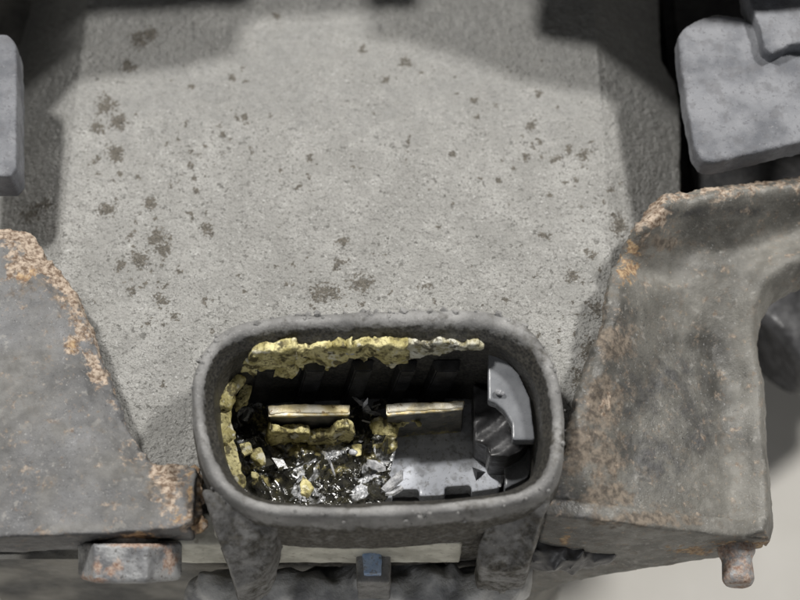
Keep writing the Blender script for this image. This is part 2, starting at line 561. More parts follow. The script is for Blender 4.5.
g = Geo().prism(polyh(fo, face_h) + notch + polyh(fo2, face_h), -0.5, 0.0)
face = sculpt('front_face', g, 0.024, MAT['casting'], housing, 3, face_disp, face_attrs, face_warp)
bo = [(-60, -200), (670, -200), (668, 200), (640, 330), (596, 460), (545, 533), (-60, 533), (-60, 300)]
g = Geo().prism(poly([(a, min(b, 526)) for a, b in bo], FACE_Z), FLOOR_Z + 0.01, -2.65)
body = plain('body', g, MAT['body'], housing, 0.12)


# ------------------------------------------------------------------ plug socket
socket = thing('plug_socket', 'oval dusty black two blade plug socket with yellow corrosion inside', 'socket', tuple(P(380, 420, -2.3)))
prof = [(0.0, 0.02, -1.15), (0.45, 0.0, -1.2), (0.45, 0.0, -2.45), (1.0, -0.10, -2.45), (1.0, -0.05, -0.8), (1.0, -0.02, -0.26), (0.86, 0.0, -0.17), (0.62, 0.0, -0.04), (0.45, 0.0, 0.0), (0.22, 0.0, -0.01),
        (0.08, 0.0, -0.06), (0.0, 0.0, -0.17), (0.0, 0.03, -0.7)]
rings = []
for w, off, z in prof:
    xy = OUT * (1 - w) + INN * w + no2 * off
    rings.append([(p[0], p[1], z) for p in xy])
g = Geo().loft(rings, wrap=True)


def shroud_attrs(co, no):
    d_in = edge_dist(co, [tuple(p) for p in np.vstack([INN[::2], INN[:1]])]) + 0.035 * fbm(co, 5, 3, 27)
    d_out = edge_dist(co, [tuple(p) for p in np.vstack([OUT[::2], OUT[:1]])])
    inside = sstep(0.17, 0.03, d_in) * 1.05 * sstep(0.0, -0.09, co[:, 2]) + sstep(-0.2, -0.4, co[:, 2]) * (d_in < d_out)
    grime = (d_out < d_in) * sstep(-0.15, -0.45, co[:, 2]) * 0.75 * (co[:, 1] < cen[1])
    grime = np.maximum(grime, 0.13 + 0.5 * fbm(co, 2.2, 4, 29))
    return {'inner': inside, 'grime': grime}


def shroud_disp(co, no):
    up = sstep(-0.5, -0.1, co[:, 2])
    return 0.03 * fbm(co, 2.0, 3, 21) + 0.004 * fbm(co, 14, 3, 22) + 0.03 * up * np.maximum(0, fbm(co, 7, 3, 25) - 0.25) * (co[:, 1] > cen[1] + 0.9)


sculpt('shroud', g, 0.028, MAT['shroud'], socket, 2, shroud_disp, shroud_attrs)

g = Geo()
rc = random.Random(19)
for k in range(150):
    i = rc.randrange(NR)
    w_ = rc.uniform(-0.15, 0.35)
    xy = OUT[i] * (1 - w_) + INN[i] * w_
    if xy[1] < cen[1] + 0.5 and rc.random() < 0.6:
        continue
    g.blob((xy[0], xy[1], -0.02 - 0.30 * max(0, 0.12 - w_) * 3), rc.uniform(0.012, 0.045) * (1.3 if xy[1] > cen[1] + 0.9 else 0.8), 1000 + k)
crumbs = plain('dirt_crumbs', g, MAT['shroud'], socket)
crumbs['kind'] = 'stuff'

# back wall of the cavity
bw = [tuple(p) for p in (INN - no2 * 0.02)]
plain('back_wall', Geo().prism(bw, -2.62, -2.42), MAT['black'], socket)

# pale terminal base with two notches at its near edge
ZB = -2.08
base_px = [(236, 402), (262, 397), (455, 397), (473, 394), (475, 440), (487, 446), (490, 456), (503, 456), (505, 470), (499, 488), (472, 492), (471, 485), (445, 487), (445, 495),
           (420, 496), (419, 489), (392, 490), (392, 498), (250, 502), (232, 470), (228, 425)]
base = sculpt('terminal_base', Geo().prism(poly(base_px, ZB), -2.44, ZB), 0.022, MAT['panel'], socket, 1,
              lambda co, no: 0.006 * fbm(co, 3, 3, 2) + 0.004 * vnoise(co * np.array([0.6, 22, 1]), 4))
# bright moulded edge of the base and the small chipped mark on it
arc = [(503, 457), (505, 466), (504, 476), (500, 487)]
w = [P(a, b, ZB) for a, b in arc]
g = Geo()
rr = [[(p.x + 0.022 * math.cos(t), p.y, p.z + 0.022 * math.sin(t)) for t in np.linspace(0, 6.283, 7)[:-1]] for p in w]
g.loft(rr)
plain('edge_bead', g, MAT['flake'], base)
q = [P(a, b, ZB) for a, b in ((472, 467), (486, 472), (476, 481))]
top = P(477, 472, ZB + 0.10)
g = Geo().add([*q, top, q[0] - Vector((0, 0, .03)), q[1] - Vector((0, 0, .03)), q[2] - Vector((0, 0, .03))], [(0, 1, 3), (1, 2, 3), (2, 0, 3), (0, 4, 5, 1), (1, 5, 6, 2), (2, 6, 4, 0), (4, 6, 5)])
plain('chipped_mark', g, MAT['black'], base)

# keyed ledges at the right end of the cavity
led = [(488, 349), (503, 356), (519, 374), (530, 398), (535, 440), (512, 440), (512, 424), (504, 410), (496, 403), (488, 400)]
sculpt('ledge', Geo().prism(poly(led, -0.55), -0.75, -0.55), 0.02, MAT['ledge'], socket, 1, lambda co, no: 0.006 * fbm(co, 5, 3, 9))
key = [(473, 384), (489, 392), (498, 400), (508, 409), (514, 424), (513, 438), (530, 440), (520, 451), (508, 457), (490, 456), (487, 446), (475, 440)]


def key_disp(co, no):
    s = (co[:, 0] * 0.62 + co[:, 1] * -0.78)
    return 0.02 * np.sin(s * 26 + 2 * fbm(co, 2, 2, 5)) * (no[:, 2] > 0.3) + 0.012 * fbm(co, 8, 3, 4)


sculpt('key', Geo().prism(poly(key, -1.35), -2.44, -1.35), 0.02, MAT['charcoal'], socket, 1, key_disp)
sp = [(505, 459), (519, 453), (536, 441), (537, 462), (527, 478), (505, 489)]
sculpt('side_panel', Geo().prism(poly(sp, -1.75), -2.44, -1.75), 0.022, MAT['ledge'], socket, 1, lambda co, no: 0.01 * fbm(co, 6, 3, 3))
# guide ribs on the far inner wall
for k, (a, b) in enumerate([(252, 276), (302, 326), (352, 374), (398, 418), (434, 462)]):
    pts = []
    for zz in (-0.75, -2.43):
        f = (zz + 0.75) / -1.68
        pa, pb = P(a, 348, -0.4), P(b, 348, -0.4)
        wy = P(a, 334, 0.0).y - 0.03
        lean = -0.26 * f
        pts.append([(pa.x + lean, wy, zz), (pb.x + lean, wy, zz), (pb.x + lean - .03, wy - 0.17, zz), (pa.x + lean + .03, wy - 0.17, zz)])
    g = Geo().loft(pts)
    plain('guide_rib', g, MAT['black'], socket, 0.02)


# blades
def blade(pl, pr, z_tip, mat, seed):
    """pl, pr: ((x, far y, near y)) pixels of the tip's left and right end"""
    lf, ln = P(pl[0], pl[1], z_tip), P(pl[0] + 1, pl[2], z_tip)
    rf, rn = P(pr[0], pr[1], z_tip), P(pr[0] - 1, pr[2], z_tip)
    ring = []
    for z, gr in ((z_tip, -0.012), (z_tip - 0.04, 0.0), (-2.43, 0.0)):
        c = (lf + rn) / 2
        r = []
        for p in (lf, rf, rn, ln):
            d = Vector((p.x - c.x, p.y - c.y, 0))
            d.x += math.copysign(gr, d.x)
            d.y += math.copysign(gr, d.y)
            r.append((c.x + d.x, c.y + d.y, z))
        ring.append(r)
    g = Geo().loft(ring)

    def at(co, no):
        x, y = to_px(co)
        return {'tip': sstep(z_tip - 0.09, z_tip - 0.03, co[:, 2]) * 0.95 + 0.1 * fbm(co, 9, 2, seed), 'crust': 0.08 + 0.3 * fbm(co, 5, 3, seed) + 0.3 * sstep(-1.85, -2.05, co[:, 2])}
    b = sculpt('blade', g, 0.018, mat, socket, 1, lambda co, no: 0.012 * fbm(co, 7, 3, seed), at)
    n = 12
    rg = []
    for k in range(n + 1):                              # worn bright edge along the tip, slightly bowed
        t = k / n
        f0, n0 = lf.lerp(rf, t), ln.lerp(rn, t)
        bow = 0.045 * abs(((t * 1.6 + seed * 0.37) % 2) - 1)
        e = -0.012
        rg.append([(f0.x, f0.y + e + bow, z_tip + 0.02), (f0.x, f0.y + e + bow, z_tip - 0.05), (n0.x, n0.y - e + bow * 0.5, z_tip - 0.06), (n0.x, n0.y - e + bow * 0.5, z_tip + 0.02)])
    sculpt('tip', Geo().loft(rg), 0.018, MAT['tip'], b, 0, lambda co, no: 0.016 * fbm(co, 7, 3, seed + 9))
    return b


blade((268, 407, 416), (350, 405, 414), -1.22, MAT['brass'], 31)['label'] = 'shorter blade buried in yellow corrosion'
blade((386, 406, 415), (464, 401, 409), -1.22, MAT['brass'], 37)['label'] = 'cleaner blade beside the bare grey base'


# corrosion crusts
def crust(name, lst, mat, voxel=0.022, amp=0.035, smooth=1, seed=0, attrs=None):
    g = Geo()
    for k, (px, py, z, r, sx, sy, sz) in enumerate(lst):
        g.blob(P(px, py, z), r, seed * 100 + k, (sx, sy, sz))
    return sculpt(name, g, voxel, mat, socket, smooth,
                  lambda co, no: amp * fbm(co, 6, 4, seed) + 0.5 * amp * ridged(co, 12, 2, seed + 3), attrs)


def crumple(co, freq, seed, n=7, ax=(0, 1)):
    rnd = random.Random(seed)
    r = 0
    w = np.stack([fbm(co, freq * 0.5, 2, seed + k) for k in (1, 2)], 1) / freq
    for k in range(n):
        a = rnd.uniform(0, 6.283)
        f = freq * rnd.uniform(0.6, 1.7)
        t = (co[:, ax[0]] + w[:, 0]) * math.cos(a) * f + (co[:, ax[1]] + w[:, 1]) * math.sin(a) * f + rnd.random()
        r = r + np.abs((t % 1.0) - 0.5) * 2 / f
    return r * freq / n - 0.5


def sheet(px, y0, y1, seed, amp=0.07, mat='crust'):
    g = Geo().slab(px, y0, y1)

    def ragged(co):
        c = co.copy()
        c[:, 0] += 0.12 * fbm(co, 4, 4, seed + 11)
        c[:, 2] += 0.22 * fbm(co * np.array([1, 0.2, 1]), 4, 4, seed + 12)
        c[:, 1] += 0.05 * fbm(co, 2.5, 3, seed + 13) + amp * crumple(co, 2.6, seed, 6, (0, 2))
        return c
    return sculpt('corrosion_crust', g, 0.02, MAT[mat], socket, 1,
                  lambda co, no: 0.03 * fbm(co, 8, 3, seed + 3) + 0.015 * ridged(co, 14, 2, seed + 5), None, ragged)


r7 = random.Random(11)
far = float(INN[:, 1].max())
# flat crust on the far inner wall, in pieces, ragged below
sheet([(226, 384), (236, 364), (252, 352), (276, 348), (294, 347), (298, 372), (288, 376), (262, 377), (246, 386), (233, 394)], far - 0.18, far - 0.06, 601)
sheet([(284, 347), (318, 346), (330, 347), (326, 366), (306, 373), (298, 366), (286, 374)], far - 0.12, far - 0.02, 602)
sheet([(318, 347), (348, 346), (356, 347), (352, 358), (338, 364), (330, 372), (320, 366)], far - 0.12, far - 0.02, 613)
sheet([(348, 348), (384, 345), (408, 345), (408, 362), (394, 369), (384, 362), (376, 358), (362, 362), (350, 356)], far - 0.12, far - 0.02, 605)
sheet([(400, 345), (440, 344), (482, 344), (484, 348), (464, 352), (441, 354), (422, 357), (404, 361)], far - 0.10, far - 0.03, 616, 0.06, 'pale_crust')
def patch(px, z, th, seed, name='corrosion_crust'):
    g = Geo().prism(poly(px, z), z - th, z)

    def ragged(co):
        c = co.copy()
        c[:, 0] += 0.07 * fbm(co, 5, 4, seed + 11)
        c[:, 1] += 0.10 * fbm(co, 5, 4, seed + 12)
        c[:, 2] += 0.12 * crumple(co, 2.6, seed, 6) + 0.05 * fbm(co, 4, 3, seed + 13)
        return c
    return sculpt(name, g, 0.018, MAT['crust'], socket, 1, lambda co, no: 0.02 * fbm(co, 9, 3, seed + 3), None, ragged)


patch([(215, 404), (222, 398), (230, 404), (228, 420), (234, 434), (228, 442), (216, 440)], -0.85, 0.22, 701)
patch([(215, 436), (230, 438), (238, 450), (240, 466), (245, 478), (240, 487), (228, 474), (219, 458)], -0.95, 0.25, 705)
patch([(219, 404), (226, 386), (238, 372), (246, 378), (236, 392), (230, 408)], -0.75, 0.2, 713)
patch([(233, 398), (242, 384), (250, 388), (244, 402), (238, 410)], -1.2, 0.2, 709)
by = ln_y = P(310, 417, -1.22).y
# ragged skirt under the left blade
sheet([(266, 430), (285, 434), (312, 434), (311, 450), (298, 450), (286, 460), (274, 455), (264, 446)], by - 0.14, by - 0.03, 609)
sheet([(307, 436), (330, 434), (348, 427), (354, 434), (350, 446), (346, 464), (337, 458), (326, 452), (310, 450)], by - 0.16, by - 0.04, 611)
lst = [(385, 434, -1.7, 0.17, 0.9, 1.0, 0.8), (379, 427, -1.65, 0.12, 1, 1, 1), (392, 425, -1.6, 0.11, 1.2, .8, .8), (388, 445, -1.8, 0.11, 1, 1, .8), (404, 423, -1.55, 0.06, 2, .6, .6),
       (378, 441, -1.8, .1, 1, 1, 1), (416, 422, -1.5, 0.045, 2, .5, .6)]
crust('corrosion_crust', lst, MAT['crust'], 0.02, amp=0.06, seed=4)
patch([(252, 450), (262, 448), (264, 460), (258, 466), (251, 460)], -1.55, 0.12, 721, 'corrosion_crumb')
patch([(300, 474), (306, 478), (313, 488), (306, 496), (300, 494)], -1.5, 0.12, 725, 'corrosion_crumb')
patch([(240, 442), (250, 440), (252, 450), (244, 456)], -1.4, 0.12, 729, 'corrosion_crumb')
patch([(252, 472), (258, 473), (257, 479), (252, 478)], -1.45, 0.08, 733, 'corrosion_crumb')
patch([(352, 447), (360, 446), (360, 455), (354, 456)], -1.5, 0.1, 737, 'corrosion_crumb')
# glossy black residue in the near left half of the cavity
tar_px = [(226, 400), (262, 398), (270, 420), (345, 430), (356, 404), (372, 408), (380, 440), (396, 448), (390, 470), (384, 505), (300, 512), (244, 505), (226, 470)]


def cells(co, freq, seed):
    """jittered cells in the xy plane: (random value of the cell, distance to the nearest border)"""
    p = co[:, :2] * freq + 0.35 * np.stack([fbm(co, freq * 1.5, 2, seed + 1), fbm(co, freq * 1.5, 2, seed + 2)], 1)
    i = np.floor(p)
    f1, f2, cid = np.full(len(p), 9.0), np.full(len(p), 9.0), np.zeros(len(p))
    z = np.zeros(len(p))
    for dx in (-1, 0, 1):
        for dy in (-1, 0, 1):
            c = i + (dx, dy)
            jx, jy, cv = _hash(c[:, 0], c[:, 1], z, seed), _hash(c[:, 0], c[:, 1], z, seed + 5), _hash(c[:, 0], c[:, 1], z, seed + 9)
            d = np.hypot(c[:, 0] + jx - p[:, 0], c[:, 1] + jy - p[:, 1])
            near_ = d < f1
            f2 = np.where(near_, f1, np.minimum(f2, d))
            cid = np.where(near_, cv, cid)
            f1 = np.where(near_, d, f1)
    return cid, f2 - f1


def tar_disp(co, no):
    return (0.38 * crumple(co, 1.7, 41) + 0.10 * crumple(co, 4.5, 42) + 0.10 * (cells(co, 3.0, 61)[0] - 0.5) + 0.05 * np.exp(-cells(co, 2.4, 47)[1] * 14)) * sstep(0.0, 0.3, no[:, 2])


def tar_attrs(co, no):
    x, y = to_px(co)
    cv, cb = cells(co, 4.2, 51)
    rg = (cv > 0.80) * sstep(0.03, 0.12, cb) * 0.75 + np.exp(-cells(co, 2.4, 47)[1] * 18) * 0.7  # creases and facets paled: wet sheen put into the colour
    return {'pale': rg * 0.75 - 0.05 + 0.5 * spots(x, y, [(385, 483, 18, 14), (350, 430, 7, 16), (255, 412, 12, 10), (318, 450, 30, 6)]) + 0.15 * fbm(co, 5, 3, 55),
            'moss': spots(x, y, [(255, 475, 18, 20), (300, 448, 40, 12), (370, 455, 14, 16), (262, 420, 14, 14), (330, 470, 30, 10)]) * 0.5}


sculpt('melted_residue', Geo().prism(poly(tar_px, -1.85), -2.43, -1.85), 0.02, MAT['tar'], socket, 1, tar_disp, tar_attrs)


def flake(px, py, z, L, W, ang, seed, mat):
    rnd = random.Random(seed)
    c = P(px, py, z)
    n = 7
    R = Matrix.Rotation(ang, 3, 'Z') @ Matrix.Rotation(rnd.uniform(-.7, .7), 3, 'X') @ Matrix.Rotation(rnd.uniform(-.5, .5), 3, 'Y')
    top, bot = [], []
    for k in range(n):
        t = 2 * math.pi * k / n
        q = Vector((math.cos(t) * L * rnd.uniform(.7, 1.1), math.sin(t) * W * rnd.uniform(.6, 1.2), rnd.uniform(-.02, .02)))
        top.append(c + R @ (q + Vector((0, 0, 0.015))))
        bot.append(c + R @ (q * 1.05 - Vector((0, 0, 0.02))))
    g = Geo().loft([bot, top])
    return plain('residue_and_light_flake', g, mat, socket)


fl_list = [(392, 482, .20, .12, .6), (395, 491, .16, .06, .2), (376, 466, .16, .07, -.5), (356, 438, .12, .03, 1.4),
           (372, 412, .15, .03, -.5), (362, 404, .16, .03, -.6), (246, 414, .10, .05, 1.0), (300, 465, .26, .014, .55), (332, 468, .16, .012, -1.1)]  # the pale pair behind the blades is added for the lit strip of base
for k, (px, py, L, W, a) in enumerate(fl_list):
    flake(px, py, -1.68, L, W, a, 200 + k, MAT['flake'] if k % 4 != 3 else MAT['tar'])
rsh = random.Random(77)
for mname, cnt in (('tar', 40), ('flake', 6)):
    g = Geo()
    for k in range(cnt):
        px, py = rsh.uniform(246, 398), rsh.uniform(440, 500)
        if rsh.random() < 0.25:
            px, py = rsh.uniform(352, 384), rsh.uniform(402, 440)
        if mname == 'flake' and rsh.random() < 0.5:
            px = rsh.uniform(330, 398)
        c = P(px, py, -1.66 + rsh.uniform(-0.1, 0.08))
        L_ = rsh.uniform(0.03, 0.11) * (0.75 if mname == 'flake' else 1.3)
        W_ = L_ * rsh.uniform(0.15, 0.6)
        R_ = Matrix.Rotation(rsh.uniform(0, 6.28), 3, 'Z') @ Matrix.Rotation(rsh.uniform(-1, 1), 3, 'X') @ Matrix.Rotation(rsh.uniform(-.6, .6), 3, 'Y')
        q = [Vector((-L_, rsh.uniform(-.3, .3) * W_, 0)), Vector((rsh.uniform(-.4, .2) * L_, W_, 0)), Vector((L_, rsh.uniform(-.4, .4) * W_, 0)), Vector((rsh.uniform(-.2, .4) * L_, -W_, 0))]
        g.loft([[c + R_ @ (p - Vector((0, 0, 0.012))) for p in q], [c + R_ @ (p * 0.9 + Vector((0, 0, 0.012))) for p in q]])
    o = plain('residue_shards', g, MAT[mname], socket)
    o['kind'] = 'stuff'
for k, (px, py, z, r) in enumerate([(499, 392, -0.5, .05), (503, 401, -0.95, .055), (497, 398, -0.6, .045), (509, 425, -1.2, .03), (510, 431, -1.25, .03), (350, 350, -.4, .07), (352, 452, -1.5, .05)]):
    crust('pale_crumb', [(px, py, z, r, 1, 1, 1), (px + 3, py + 1, z, r * .7, 1, 1, 1)], MAT['flake'], 0.018, 0.015, seed=40 + k)


# two gussets under the near wall
def gusset(px_pts, zs, seed, label):
    top = [P(a, b, z) for (a, b), z in zip(px_pts, zs)]
    g = Geo().loft([[(p.x, p.y, p.z - 1.0) for p in top], [tuple(p) for p in top]])
    o = sculpt('gusset', g, 0.028, MAT['shroud'], socket, 3, lambda co, no: 0.03 * fbm(co, 3, 3, seed) + 0.012 * ridged(co, 5, 2, seed + 2),
               lambda co, no: {'inner': co[:, 0] * 0, 'grime': 0.40 + 0.45 * fbm(co, 3, 3, seed + 5)})
    o['label'] = label


gusset([(202, 488), (214, 522), (226, 556), (236, 588), (250, 584), (264, 574), (272, 556), (277, 528), (292, 514), (240, 496)],
       [-.25, -.4, -.8, -1.25, -1.3, -1.2, -.9, -.45, -.3, -.2], 61, 'left support rib with flaking dirt')
gusset([(480, 566), (478, 548), (488, 522), (500, 504), (546, 488), (552, 496), (543, 515), (534, 545), (528, 566), (505, 573)],
       [-1.2, -1.0, -.6, -.35, -.2, -.3, -.5, -.8, -1.1, -1.3], 67, 'right support rib with smooth dusty face')

# ------------------------------------------------------------------ left bracket
def lb_h(x, y):
    return -0.55


lbr = thing('steel_bracket', 'dark painted steel bracket with rusty upper edge left of the socket', 'bracket', tuple(P(90, 540, -1.4)))
lb_px = [(-60, 216), (-5, 222), (22, 224), (32, 232), (42, 250), (58, 266), (74, 290), (86, 320), (98, 354), (110, 388), (124, 424), (138, 448), (152, 461), (186, 463), (193, 466), (194, 500), (192, 520),
         (178, 528), (130, 532), (60, 535), (-60, 540)]
LBW = poly(lb_px, -0.55)
edge_line = LBW[:14]


def lb_attrs(co, no):
    x, y = to_px(co)
    d = edge_dist(co, edge_line)
    n = fbm(co, 3, 4, 71)
    top = sstep(420, 300, y)
    rust = sstep(0.32, 0.0, d - 0.10 * n) * (0.25 + 0.55 * top) + spots(x, y, [(172, 490, 18, 30), (30, 262, 34, 24), (72, 345, 9, 12), (95, 375, 8, 12), (165, 470, 16, 12), (20, 240, 30, 16), (190, 520, 14, 10)]) * 0.85 - 0.10 + 0.12 * n
    orange = spots(x, y, [(34, 272, 8, 8), (24, 278, 10, 7), (73, 346, 5, 6), (178, 515, 14, 9), (190, 480, 4, 30), (140, 536, 20, 5)]) * 0.75 - 0.1 + 0.1 * n
    dark = spots(x, y, [(-5, 300, 14, 10), (120, 537, 60, 6), (40, 540, 70, 6), (195, 510, 6, 14)]) * 0.6 + 0.15 * fbm(co, 1.5, 3, 76) + 0.45 * (no[:, 1] < -0.6)  # near-facing sides and bottom crease darkened: shade put into the colour
    dust_and_sheen = spots(x, y, [(110, 470, 26, 9), (45, 490, 10, 12), (60, 430, 12, 10), (60, 528, 16, 3), (105, 527, 18, 3), (10, 400, 40, 60)]) * 0.5 + 0.42 + 0.4 * fbm(co, 1.1, 4, 78)
    brown = spots(x, y, [(25, 285, 26, 14), (60, 300, 10, 20), (160, 480, 20, 30), (190, 500, 6, 20)]) * 0.6 - 0.08 + 0.12 * n
    return {'rust': rust, 'orange': orange, 'dark': dark, 'dust_and_sheen': dust_and_sheen, 'brown': brown}


def lb_disp(co, no):
    d = edge_dist(co, edge_line)
    return 0.015 * fbm(co, 10, 3, 81) + 0.03 * fbm(co, 1.2, 3, 82) + sstep(0.45, 0.0, d) * (0.05 * fbm(co, 5, 4, 83) + 0.035 * ridged(co, 8, 2, 84))


def lb_warp(co):
    c = co.copy()
    d = edge_dist(co, edge_line)
    c[:, 2] -= 0.18 * sstep(0.35, 0.0, d)               # rolled edge
    return c


g = Geo().prism(LBW, -0.92, -0.55)
sculpt('plate', g, 0.028, MAT['steel'], lbr, 3, lb_disp, lb_attrs, lb_warp)
w0, w1 = P(-60, 538, -0.55), P(190, 528, -0.55)
fy = [(w0.x, w0.y + 0.02), (w1.x, w1.y + 0.02), (w1.x, w1.y + 0.24), (w0.x, w0.y + 0.24)]
g = Geo().prism(fy, -1.35, -0.75)
sculpt('flange', g, 0.03, MAT['steel'], lbr, 2, lambda co, no: 0.02 * fbm(co, 4, 4, 86), lb_attrs)
g = Geo()
rr7 = random.Random(91)
for k in range(46):
    t = 0.8 * rr7.random()
    g.blob(P(188 + 10 * rr7.random() + 14 * max(0, t - 0.6), 468 + 76 * t, -0.75 - 0.35 * rr7.random()), rr7.uniform(0.05, 0.12), 500 + k)
sculpt('rust_scale', g, 0.02, MAT['steel'], lbr, 0, lambda co, no: 0.04 * fbm(co, 9, 3, 87),
       lambda co, no: {'rust': 0.45 + 0.4 * fbm(co, 5, 3, 88), 'orange': 0.3 + 0.5 * fbm(co, 4, 3, 89), 'brown': co[:, 0] * 0 + 0.8, 'dark': 0.2 + 0.5 * fbm(co, 4, 3, 90), 'dust_and_sheen': co[:, 0] * 0})
# stand-off that carries the bracket on the housing
g = Geo().prism(poly([(-40, 380), (40, 380), (60, 440), (-40, 440)], -0.9), -1.6, -0.85)
plain('standoff', g, MAT['dark'], lbr, 0.04)


# hex bolt under the left bracket, its axis along y
def hex_bolt():
    c = P(130, 561, -1.25)
    t = thing('hex_bolt', 'short rust stained hex bolt head under the left bracket', 'bolt', tuple(c))
    r = 0.66
    tilt = Matrix.Translation(c) @ Matrix.Rotation(math.radians(20), 4, 'X') @ Matrix.Translation(-c)
    rings = []
    for yy, k in ((0.24, 0.97), (0.20, 1.0), (-0.17, 1.0), (-0.225, 0.94), (-0.24, 0.84)):
        rings.append([(c.x + r * k * math.cos(math.radians(60 * i + 4)), c.y + yy, c.z + r * k * math.sin(math.radians(60 * i + 4))) for i in range(6)])
    rings = [[tuple(tilt @ Vector(p)) for p in r_] for r_ in rings]

    def at(co, no):
        x, y = to_px(co)
        return {'rust': spots(x, y, [(97, 566, 6, 12), (112, 572, 10, 9), (86, 578, 10, 6), (130, 545, 40, 3), (100, 580, 14, 4), (118, 566, 8, 10), (170, 560, 8, 12)]) * 0.85 + 0.3 * fbm(co, 3, 4, 92)}
    sculpt('head', Geo().loft(rings), 0.022, MAT['bolt'], t, 1, lambda co, no: 0.006 * fbm(co, 6, 3, 91) + 0.006 * fbm(co, 16, 2, 93), at)
    rings = [[(c.x + 0.38 * math.cos(2 * math.pi * i / 20), c.y + yy, c.z + 0.38 * math.sin(2 * math.pi * i / 20)) for i in range(20)] for yy in (0.2, 0.9)]
    rings = [[tuple(tilt @ Vector(p)) for p in r_] for r_ in rings]
    plain('shank', Geo().loft(rings), MAT['bolt'], t)


hex_bolt()

# ------------------------------------------------------------------ right bracket
def rb_h(x, y):
    lib = np if isinstance(x, np.ndarray) else None
    s = (lambda a, b, v: sstep(a, b, v)) if lib else (lambda a, b, v: float(sstep(a, b, np.array([v]))[0]))
    return -0.6 - 1.4 * s(2.2, 5.4, x) + 0.8 * s(-0.2, 2.0, y) * s(2.4, 4.8, x)


rbr = thing('steel_bracket', 'grey dusty pressed steel bracket with an open hook right of the socket', 'bracket', tuple(P(680, 540, -2.5)))
rb_px = [(562, 452), (572, 420), (580, 390), (592, 356), (602, 328), (606, 300), (612, 270), (624, 244), (640, 220), (654, 204), (668, 196), (720, 189), (760, 183), (800, 177), (880, 166),
         (880, 268), (820, 272), (795, 279), (775, 292), (764, 312), (760, 338), (762, 358), (768, 380), (770, 430), (773, 480), (776, 520), (772, 536), (700, 530), (620, 520), (560, 516), (545, 512), (552, 480)]
RBW = polyh(rb_px, rb_h)
e_left, e_top, e_hole = RBW[:10], RBW[8:15], RBW[15:27]


def rb_warp(co):
    c = co.copy()
    x, y = c[:, 0], c[:, 1]
    dl, dt, dh = edge_dist(co, e_left), edge_dist(co, e_top), edge_dist(co, e_hole)
    c[:, 2] += rb_h(x, y)
    c[:, 2] += 0.20 * np.exp(-((dt - 0.20) / 0.16) ** 2) - 0.16 * np.exp(-((dt - 0.62) / 0.2) ** 2)      # rolled lip and the groove under it
    c[:, 2] += 0.10 * np.exp(-((dl - 0.14) / 0.14) ** 2) - 0.22 * sstep(0.25, 0.9, np.minimum(dl, dt)) * sstep(0.1, 0.7, dh)
    c[:, 2] += 0.14 * np.exp(-((dh - 0.18) / 0.16) ** 2) - 0.2 * sstep(0.12, 0.0, dh)
    return c


def rb_attrs(co, no):
    x, y = to_px(co)
    dl, dt = edge_dist(co, e_left), edge_dist(co, e_top)
    n = fbm(co, 3, 4, 101)
    rust = sstep(0.42, 0.05, dt - 0.1 * n) * 0.62 + spots(x, y, [(650, 215, 18, 14), (606, 402, 8, 12), (735, 560, 22, 18), (765, 545, 10, 14)]) * 0.6 - 0.08 + 0.14 * n
    orange = spots(x, y, [(627, 268, 12, 20), (632, 250, 8, 12), (566, 540, 6, 12), (745, 545, 34, 5), (690, 550, 26, 5)]) * 0.72 + 0.06 * n
    dark = spots(x, y, [(640, 400, 34, 40), (670, 380, 30, 30), (560, 490, 14, 30), (580, 515, 40, 6), (720, 212, 70, 7), (655, 455, 40, 50), (600, 500, 50, 14), (705, 553, 12, 5), (690, 430, 30, 40)]) * 0.62 + 0.25 * fbm(co, 1.7, 4, 109) + 0.3 * sstep(0.2, -0.3, dl)  # groove, creases and lower left: shade painted into the colour
    dust_and_sheen = 0.22 + 0.4 * spots(x, y, [(690, 275, 70, 32), (745, 350, 18, 70), (720, 480, 50, 50), (770, 240, 50, 30), (680, 320, 30, 24)]) + 0.4 * fbm(co, 1.2, 4, 104) - 0.5 * spots(x, y, [(650, 400, 50, 60)])  # dust, plus highlights of the upper part painted as pale patches
    brown = spots(x, y, [(615, 345, 18, 20), (602, 400, 24, 30), (578, 450, 20, 34), (605, 460, 22, 30), (606, 495, 26, 18), (600, 320, 8, 30), (660, 245, 30, 10), (640, 520, 60, 8)]) * 0.75 + 0.05 + 0.2 * n
    return {'rust': rust, 'orange': orange, 'dark': dark, 'dust_and_sheen': dust_and_sheen, 'brown': brown}


def rb_disp(co, no):
    dt = np.minimum(edge_dist(co, e_top), edge_dist(co, e_left))
    return 0.014 * fbm(co, 10, 3, 111) + 0.05 * fbm(co, 1.3, 4, 112) + sstep(0.5, 0.0, dt) * (0.05 * fbm(co, 5, 4, 113) + 0.03 * ridged(co, 8, 2, 114))


g = Geo().prism(RBW, -0.30, 0.0)
sculpt('plate', g, 0.030, MAT['warm_steel'], rbr, 4, rb_disp, rb_attrs, rb_warp)
# folded flange along the near edge
near = [PH(a, b, rb_h) for a, b in [(545, 512), (580, 516), (620, 520), (660, 525), (700, 530), (740, 534), (770, 536)]]
g = Geo()
rings = []
for k, p in enumerate(near):
    dp = 4.0 - 3.55 * (k / 6.0) ** 0.7
    rings.append([(p.x, p.y - 0.02, p.z - 0.06), (p.x, p.y - 0.02, p.z - 0.06 - dp), (p.x, p.y + 0.22, p.z - 0.06 - dp), (p.x, p.y + 0.22, p.z - 0.06)])
g.loft(rings)
sculpt('flange', g, 0.032, MAT['warm_steel'], rbr, 3, lambda co, no: 0.03 * fbm(co, 2.2, 4, 121), rb_attrs)
